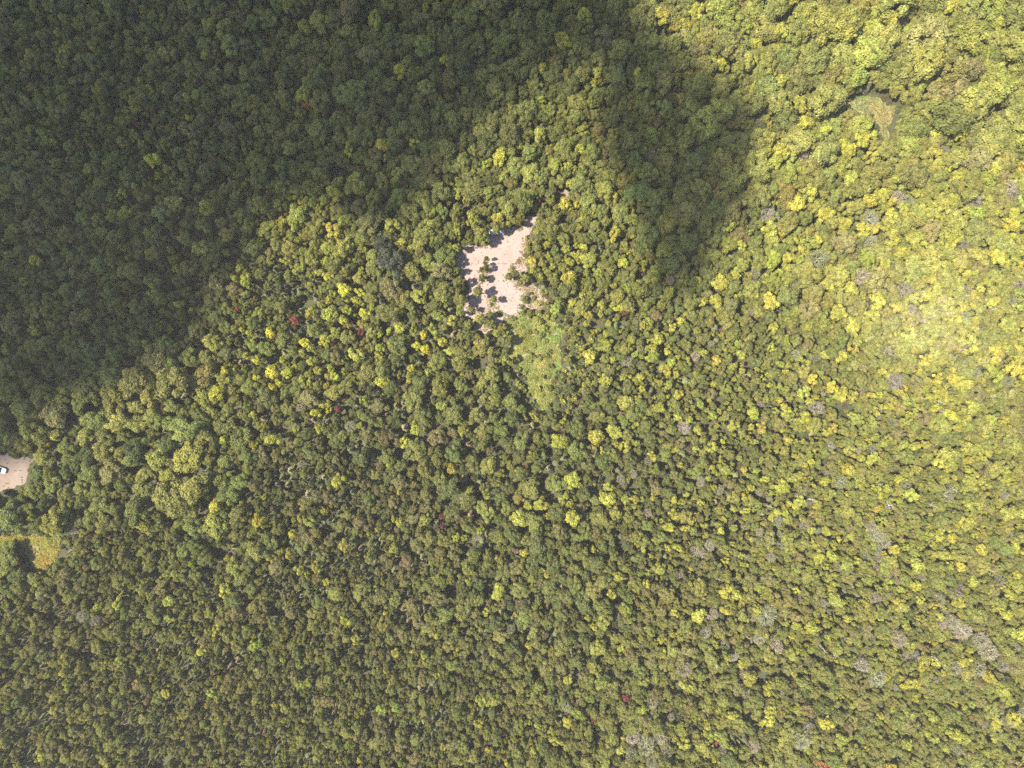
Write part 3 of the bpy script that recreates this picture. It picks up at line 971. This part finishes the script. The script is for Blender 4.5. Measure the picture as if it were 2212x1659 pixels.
# undergrowth on the forest floor
n = 52000
U = rng.uniform(-MARG, WPX + MARG, n); Vv = rng.uniform(-MARG, HPX + MARG, n)
ok = np.ones(n, bool)
for P in (SAND, TRACK, LEFT_SAND, LEFT_FIELD, MEADOW): ok &= ~inside(P, U, Vv)
U, Vv = U[ok], Vv[ok]
X, Y = ground(U, Vv)
s = rng.uniform(.5, 1.3, len(U))
low = np.array([(.09, .11, .048), (.12, .14, .055), (.14, .14, .06), (.12, .10, .06)])
ti = low[rng.integers(0, 4, len(U))] * rng.normal(1, .15, (len(U), 1))
g_in = inside(GLADE, U, Vv)
keep = ~g_in | (rng.random(len(U)) < .75)
ti[g_in] = np.array([(.20, .215, .055), (.16, .19, .05), (.23, .215, .06)])[rng.integers(0, 3, g_in.sum())]
s[g_in] *= .7
o = massed('undergrowth', 'shrub', np.stack([X, Y, 0 * X], 1)[keep], np.stack([s, s, s * rng.uniform(.6, 1.1, len(s))], 1)[keep],
           np.stack([0 * X, 0 * X, rng.uniform(0, 6.28, len(X))], 1)[keep], rng.integers(0, 4, len(X))[keep], ti[keep])
tag(o, 'low green and brown undergrowth on the forest floor between the trees', 'undergrowth', kind='stuff')

# ------------------------------------------------------------------ grass
def tufts(name, label, poly, n, cols, hgt, dens=None, wd=.10):
    p = np.asarray(poly)
    lo, hi = p.min(0) - 4, p.max(0) + 4
    U = rng.uniform(lo[0], hi[0], n); Vv = rng.uniform(lo[1], hi[1], n)
    k = inside(poly, U, Vv)
    U, Vv = U[k], Vv[k]
    if dens is not None:
        k = np.array([rng.random() < dens(u, v) for u, v in zip(U, Vv)])
        U, Vv = U[k], Vv[k]
    return np.stack(ground(U, Vv), 1), np.asarray(cols), hgt, wd
def grass(name, label, sets):
    mb = MB()
    TT = []
    for XY, cols, hgt, wd in sets:
        m = len(XY)
        base = cols[rng.integers(0, len(cols), m)] * rng.normal(1, .14, (m, 1))
        base = base * np.array([1 + .38 * mnoise.noise(Vector((x / 3.2, y / 3.2, 5))) for x, y in XY])[:, None]
        base = base * np.array([[1 + .35 * mnoise.noise(Vector((x / 6, y / 6, 15))), 1, 1] for x, y in XY])
        for b in range(7):
            a = rng.uniform(0, 6.28, m)
            d = np.stack([np.cos(a), np.sin(a), 0 * a], 1)
            sd = np.stack([-np.sin(a), np.cos(a), 0 * a], 1)
            hh = hgt * rng.uniform(.5, 1.2, m)
            out_ = hh * rng.uniform(.3, 1.1, m)
            c = np.concatenate([XY, np.full((m, 1), .03)], 1) + d * rng.uniform(0, .12, m)[:, None]
            tip = c + d * out_[:, None] + np.array([0, 0, 1]) * hh[:, None]
            mid = (c + tip) / 2 + np.array([0, 0, 1]) * (hh * .18)[:, None]
            w = wd * rng.uniform(.6, 1.4, m)[:, None]
            mb.quads(np.stack([c - sd * w, c + sd * w, mid + sd * w * .7, mid - sd * w * .7], 1), np.ones((m, 3)) * [1, 0, 0])
            mb.quads(np.stack([mid - sd * w * .7, mid + sd * w * .7, tip + sd * w * .2, tip - sd * w * .2], 1), np.ones((m, 3)) * [1.1, 0, 0])
            TT += [base, base]
    me = mb.mesh(name, [M_GRASS])
    a = me.attributes.new('tint', 'FLOAT_VECTOR', 'FACE')
    a.data.foreach_set('vector', np.concatenate(TT).astype(np.float32).ravel())
    return tag(new_obj(name, me), label, 'grass', kind='stuff')
GOLD = [(.29, .255, .06), (.28, .265, .06), (.23, .25, .055), (.27, .225, .065)]
LUSH = [(.21, .23, .06), (.235, .225, .065), (.17, .205, .055)]
DRY = [(.29, .235, .14), (.25, .215, .11), (.19, .19, .075)]
MEAD = [(.20, .185, .075), (.18, .19, .06), (.22, .18, .085), (.17, .19, .05)]
fx = lambda u, v: .85 if clump(u, v, 14, 50) > -.15 else .25
grass('grass', 'yellow and green grass in the openings of the wood', [
    tufts('', '', LEFT_FIELD, 5200, GOLD, .38, lambda u, v: 1 if (u > 88 or v < 1178) else .25), tufts('', '', GLADE, 7000, LUSH, .5, fx), tufts('', '', MEADOW, 2800, MEAD, .35, fx)])
LITT = []
for t in TREES:
    if t['special'] in ('edge', 'sapling', 'bush') and 960 < t['u'] < 1200 and t['v'] < 715:
        for _ in range(28):
            a = rng.uniform(0, 6.28); q = t['r'] * rng.uniform(.2, 1.9)
            f = (H - .75 * t['h']) / H
            LITT.append(ground((t['u'] - WPX / 2) * f + WPX / 2 + q * math.cos(a), (t['v'] - HPX / 2) * f + HPX / 2 + q * math.sin(a) * .7))
SPARSE = z1([(1390, 330), (1345, 420), (1300, 500), (1215, 600), (1170, 740), (1060, 880), (1030, 960), (1060, 1050), (1100, 1100), (1160, 1180), (1180, 1280), (1230, 1360), (1350, 1380),
             (1560, 1330), (1480, 1180), (1350, 1030), (1310, 900), (1290, 700), (1360, 500), (1430, 380)])
SPARSE2 = z1([(800, 1240), (930, 1260), (980, 1380), (1100, 1440), (960, 1480), (900, 1600), (700, 1640), (640, 1400), (800, 1330)])
grass('dry_grass', 'thin dry grass creeping over the edge of the sand', [
    (np.array(LITT), np.asarray([(.20, .17, .10), (.15, .13, .07), (.16, .17, .06)]), .32, .07), tufts('', '', SPARSE, 3600, DRY, .38, lambda u, v: .5 + .9 * clump(u, v, 9, 60), .07), tufts('', '', SPARSE2, 1500, DRY, .35, lambda u, v: .45 + .9 * clump(u, v, 9, 61), .07),
    tufts('', '', SAND, 900, DRY, .25, lambda u, v: .25 + .8 * clump(u, v, 12, 62), .06), tufts('', '', LEFT_SAND, 300, [(.30, .24, .10), (.24, .22, .08)], .3, lambda u, v: .3 + 1.0 * clump(u, v, 9, 63), .07)])

# ------------------------------------------------------------------ boulders
def boulder(seed, u, v, s, label):
    g = np.random.default_rng(seed)
    iv, if_ = ico(3)
    o = np.array([1 + .22 * mnoise.noise(Vector(p) * 1.3 + Vector((seed, 0, 0))) + .08 * mnoise.noise(Vector(p) * 4 + Vector((0, seed, 0))) for p in iv])
    P = iv * o[:, None] * [s, s * .75, s * .6]
    P[:, 2] = np.maximum(P[:, 2], -s * .25)
    mb = MB(); mb.add(P, if_)
    ob = new_obj('boulder', mb.mesh('boulder', [M_STONE], True))
    x, y = ground(u, v, 1.0)
    ob.location = (x, y, s * .25)
    ob.rotation_euler = (0, 0, g.uniform(0, 6))
    tag(ob, label, 'boulder', 'pale boulders among the trees')
BOULD = [(1319, 1077, 1.05, 'pale pinkish boulder, lower left of the two close together in the wood'), (1359, 1066, .95, 'rounded pale boulder, upper right of the two close together in the wood'),
         (1327, 1230, 1.15, 'pale grey boulder beside a bright yellow tree in the lower wood'), (760, 781, .8, 'small mauve-white boulder in the dark gap west of the clearing'),
         (1118, 700, .42, 'whitish rock in the grass just below the sandy clearing')]
for i, (u, v, s, lb) in enumerate(BOULD): boulder(i + 3, u, v, s, lb)

# ------------------------------------------------------------------ standing dead poles near the bright side of the wood
SN = []
for k in range(46):
    if k < 30: u, v = rng.uniform(1880, 2180), rng.uniform(640, 860)
    else: u, v = rng.uniform(1500, 2150), rng.uniform(600, 1450)
    SN.append((u, v))
def snag(seed):
    g = np.random.default_rng(seed)
    mb = MB()
    tube(mb, [(0, 0, 0), (.03, .02, .35), (.0, .05, .7), (.05, .03, 1.0)], [.014, .012, .008, .003], 7)
    st = MB()
    for q in range(7):
        z = g.uniform(.45, .95); a = g.uniform(0, 6.28); L = g.uniform(.05, .16)
        tube(st, [(0.02, .03, z), (L * math.cos(a), L * math.sin(a), z + L * .5)], [.006, .002], 4)
    return mb.mesh('snag_trunk', [M_PALEBARK], True), st.mesh('snag_branches', [M_PALEBARK])
SNM = [snag(i) for i in range(4)]
for i, (u, v) in enumerate(SN):
    h = rng.uniform(6.5, 9.5)
    x, y = ground(u, v, h * .8)
    e = bpy.data.objects.new('dead_pole_tree', None); COL.objects.link(e)
    e.location = (x, y, 0); e.scale = (h, h, h)
    e.rotation_euler = (rng.normal(0, .10), rng.normal(0, .10), rng.uniform(0, 6.28))
    new_obj('trunk', SNM[i % 4][0], e); new_obj('branches', SNM[i % 4][1], e)
    s = 'thin whitish dead trunk, %s percent across and %s percent down the photo' % (words(u / WPX * 100), words(v / HPX * 100))
    if s in used: s = 'second ' + s
    if s in used: s = 'other ' + s
    used.add(s)
    tag(e, s, 'dead tree', 'whitish dead trunks standing in the wood')

# ------------------------------------------------------------------ the thin haze of the air below the drone
hz = bpy.data.meshes.new('haze')
a_, b_, z0, z1_ = 300.0, 260.0, -1.0, H + 3.0
hz.from_pydata([(-a_, -b_, z0), (a_, -b_, z0), (a_, b_, z0), (-a_, b_, z0), (-a_, -b_, z1_), (a_, -b_, z1_), (a_, b_, z1_), (-a_, b_, z1_)], [],
               [(3, 2, 1, 0), (4, 5, 6, 7), (0, 1, 5, 4), (1, 2, 6, 5), (2, 3, 7, 6), (3, 0, 4, 7)])
m, nt, out = mat('haze_air')
pv = N(nt, 'ShaderNodeVolumePrincipled')
pv.inputs['Color'].default_value = (1, .95, .90, 1)
pv.inputs['Density'].default_value = .00012
nt.links.new(pv.outputs[0], out.inputs['Volume'])
hz.materials.append(m)
tag(new_obj('haze', hz), kind='stuff')

# ------------------------------------------------------------------ cars
M_WHITE = plain('white_paint', (.60, .60, .61), .25, 0, .5, .6)
M_BLUE = plain('pale_blue_paint', (.26, .31, .40), .25, 0, .5, .6)
M_GLASS = plain('dark_glass', (.02, .022, .028), .06, 0, .7)
M_TYRE = plain('tyre_rubber', (.02, .02, .02), .8)
M_RIM = plain('rim_metal', (.5, .5, .52), .3, .9)
M_LAMP = plain('lamp_glass', (.75, .75, .72), .1)
M_TAIL = plain('tail_lamp_glass', (.35, .02, .02), .15)
def loft(mb, secs):
    n = len(secs[0])
    V = [p for s in secs for p in s]
    F = []
    for i in range(len(secs) - 1):
        for k in range(n):
            k2 = (k + 1) % n
            F.append((i * n + k, i * n + k2, (i + 1) * n + k2, (i + 1) * n + k))
    F.append(tuple(range(n))[::-1]); F.append(tuple((len(secs) - 1) * n + k for k in range(n)))
    mb.add(V, F)
def car(paint, u, v, rz, label):
    e = bpy.data.objects.new('parked_car', None); COL.objects.link(e)
    x, y = ground(u, v)
    e.location = (x, y, .03); e.rotation_euler = (0, 0, rz)
    tag(e, label, 'car')
    mb = MB()
    def ring(xx, w, zb, zt):
        c = .10
        return [(xx, -w + c, zb), (xx, -w, zb + .12), (xx, -w, zt - .14), (xx, -w + .14, zt), (xx, 0, zt + .03), (xx, w - .14, zt), (xx, w, zt - .14), (xx, w, zb + .12), (xx, w - c, zb)]
    loft(mb, [ring(-2.2, .70, .42, .78), ring(-2.1, .82, .28, .95), ring(-1.2, .88, .22, 1.0), ring(0, .90, .22, .98), ring(1.0, .88, .22, .96), ring(1.9, .82, .26, .82), ring(2.2, .66, .40, .66)])
    rf = [[(-1.75, -.55, 1.02), (-1.75, .55, 1.02), (-1.75, .5, 1.05), (-1.75, -.5, 1.05)]]
    loft(mb, [[(xx, -w, zb), (xx, w, zb), (xx, w - .06, zt), (xx, 0, zt + .03), (xx, -w + .06, zt)] for xx, w, zb, zt in ((-1.55, .62, 1.40, 1.43), (-1.2, .66, 1.40, 1.49), (0, .68, 1.40, 1.52), (.45, .62, 1.40, 1.45))])
    body = new_obj('body', mb.mesh('car_body', [paint], True), e)
    b2 = body.modifiers.new('soften', 'BEVEL'); b2.width = .03; b2.segments = 2; b2.limit_method = 'ANGLE'; b2.angle_limit = R(40)
    gl = MB()
    loft(gl, [[(-1.95, -.70, .96), (-1.95, .70, .96), (-1.60, .60, 1.41), (-1.60, -.60, 1.41)], [(1.15, -.74, .93), (1.15, .74, .93), (.48, .60, 1.41), (.48, -.60, 1.41)]])
    new_obj('windows', gl.mesh('car_windows', [M_GLASS]), e)
    for sx in (-1.35, 1.35):
        for sy in (-.82, .82):
            w = MB(); tube(w, [(0, -.10, 0), (0, -.08, 0), (0, .08, 0), (0, .10, 0)], [.28, .33, .33, .28], 20)
            wo = new_obj('wheel', w.mesh('car_wheel', [M_TYRE], True), e); wo.location = (sx, sy, .33)
            q = MB(); tube(q, [(0, -.112, 0), (0, .112, 0)], [.19, .19], 14)
            new_obj('rim', q.mesh('car_rim', [M_RIM]), wo)
    for sy in (-.52, .52):
        for nm, xx, z, mt in (('headlight', 2.10, .64, M_LAMP), ('tail_light', -2.17, .80, M_TAIL)):
            iv, if_ = ico(2)
            q = MB(); q.add(iv * [.10, .17, .08] + [xx, sy, z], if_)
            new_obj(nm, q.mesh(nm, [mt], True), e)
    return e
car(M_WHITE, 1, 1013, R(-18), 'white car parked on the sand yard at the left edge of the photo')
car(M_BLUE, 1072, 501, R(12), 'pale blue car half hidden under trees at the top of the sandy clearing')
print('objects', len(bpy.data.objects))
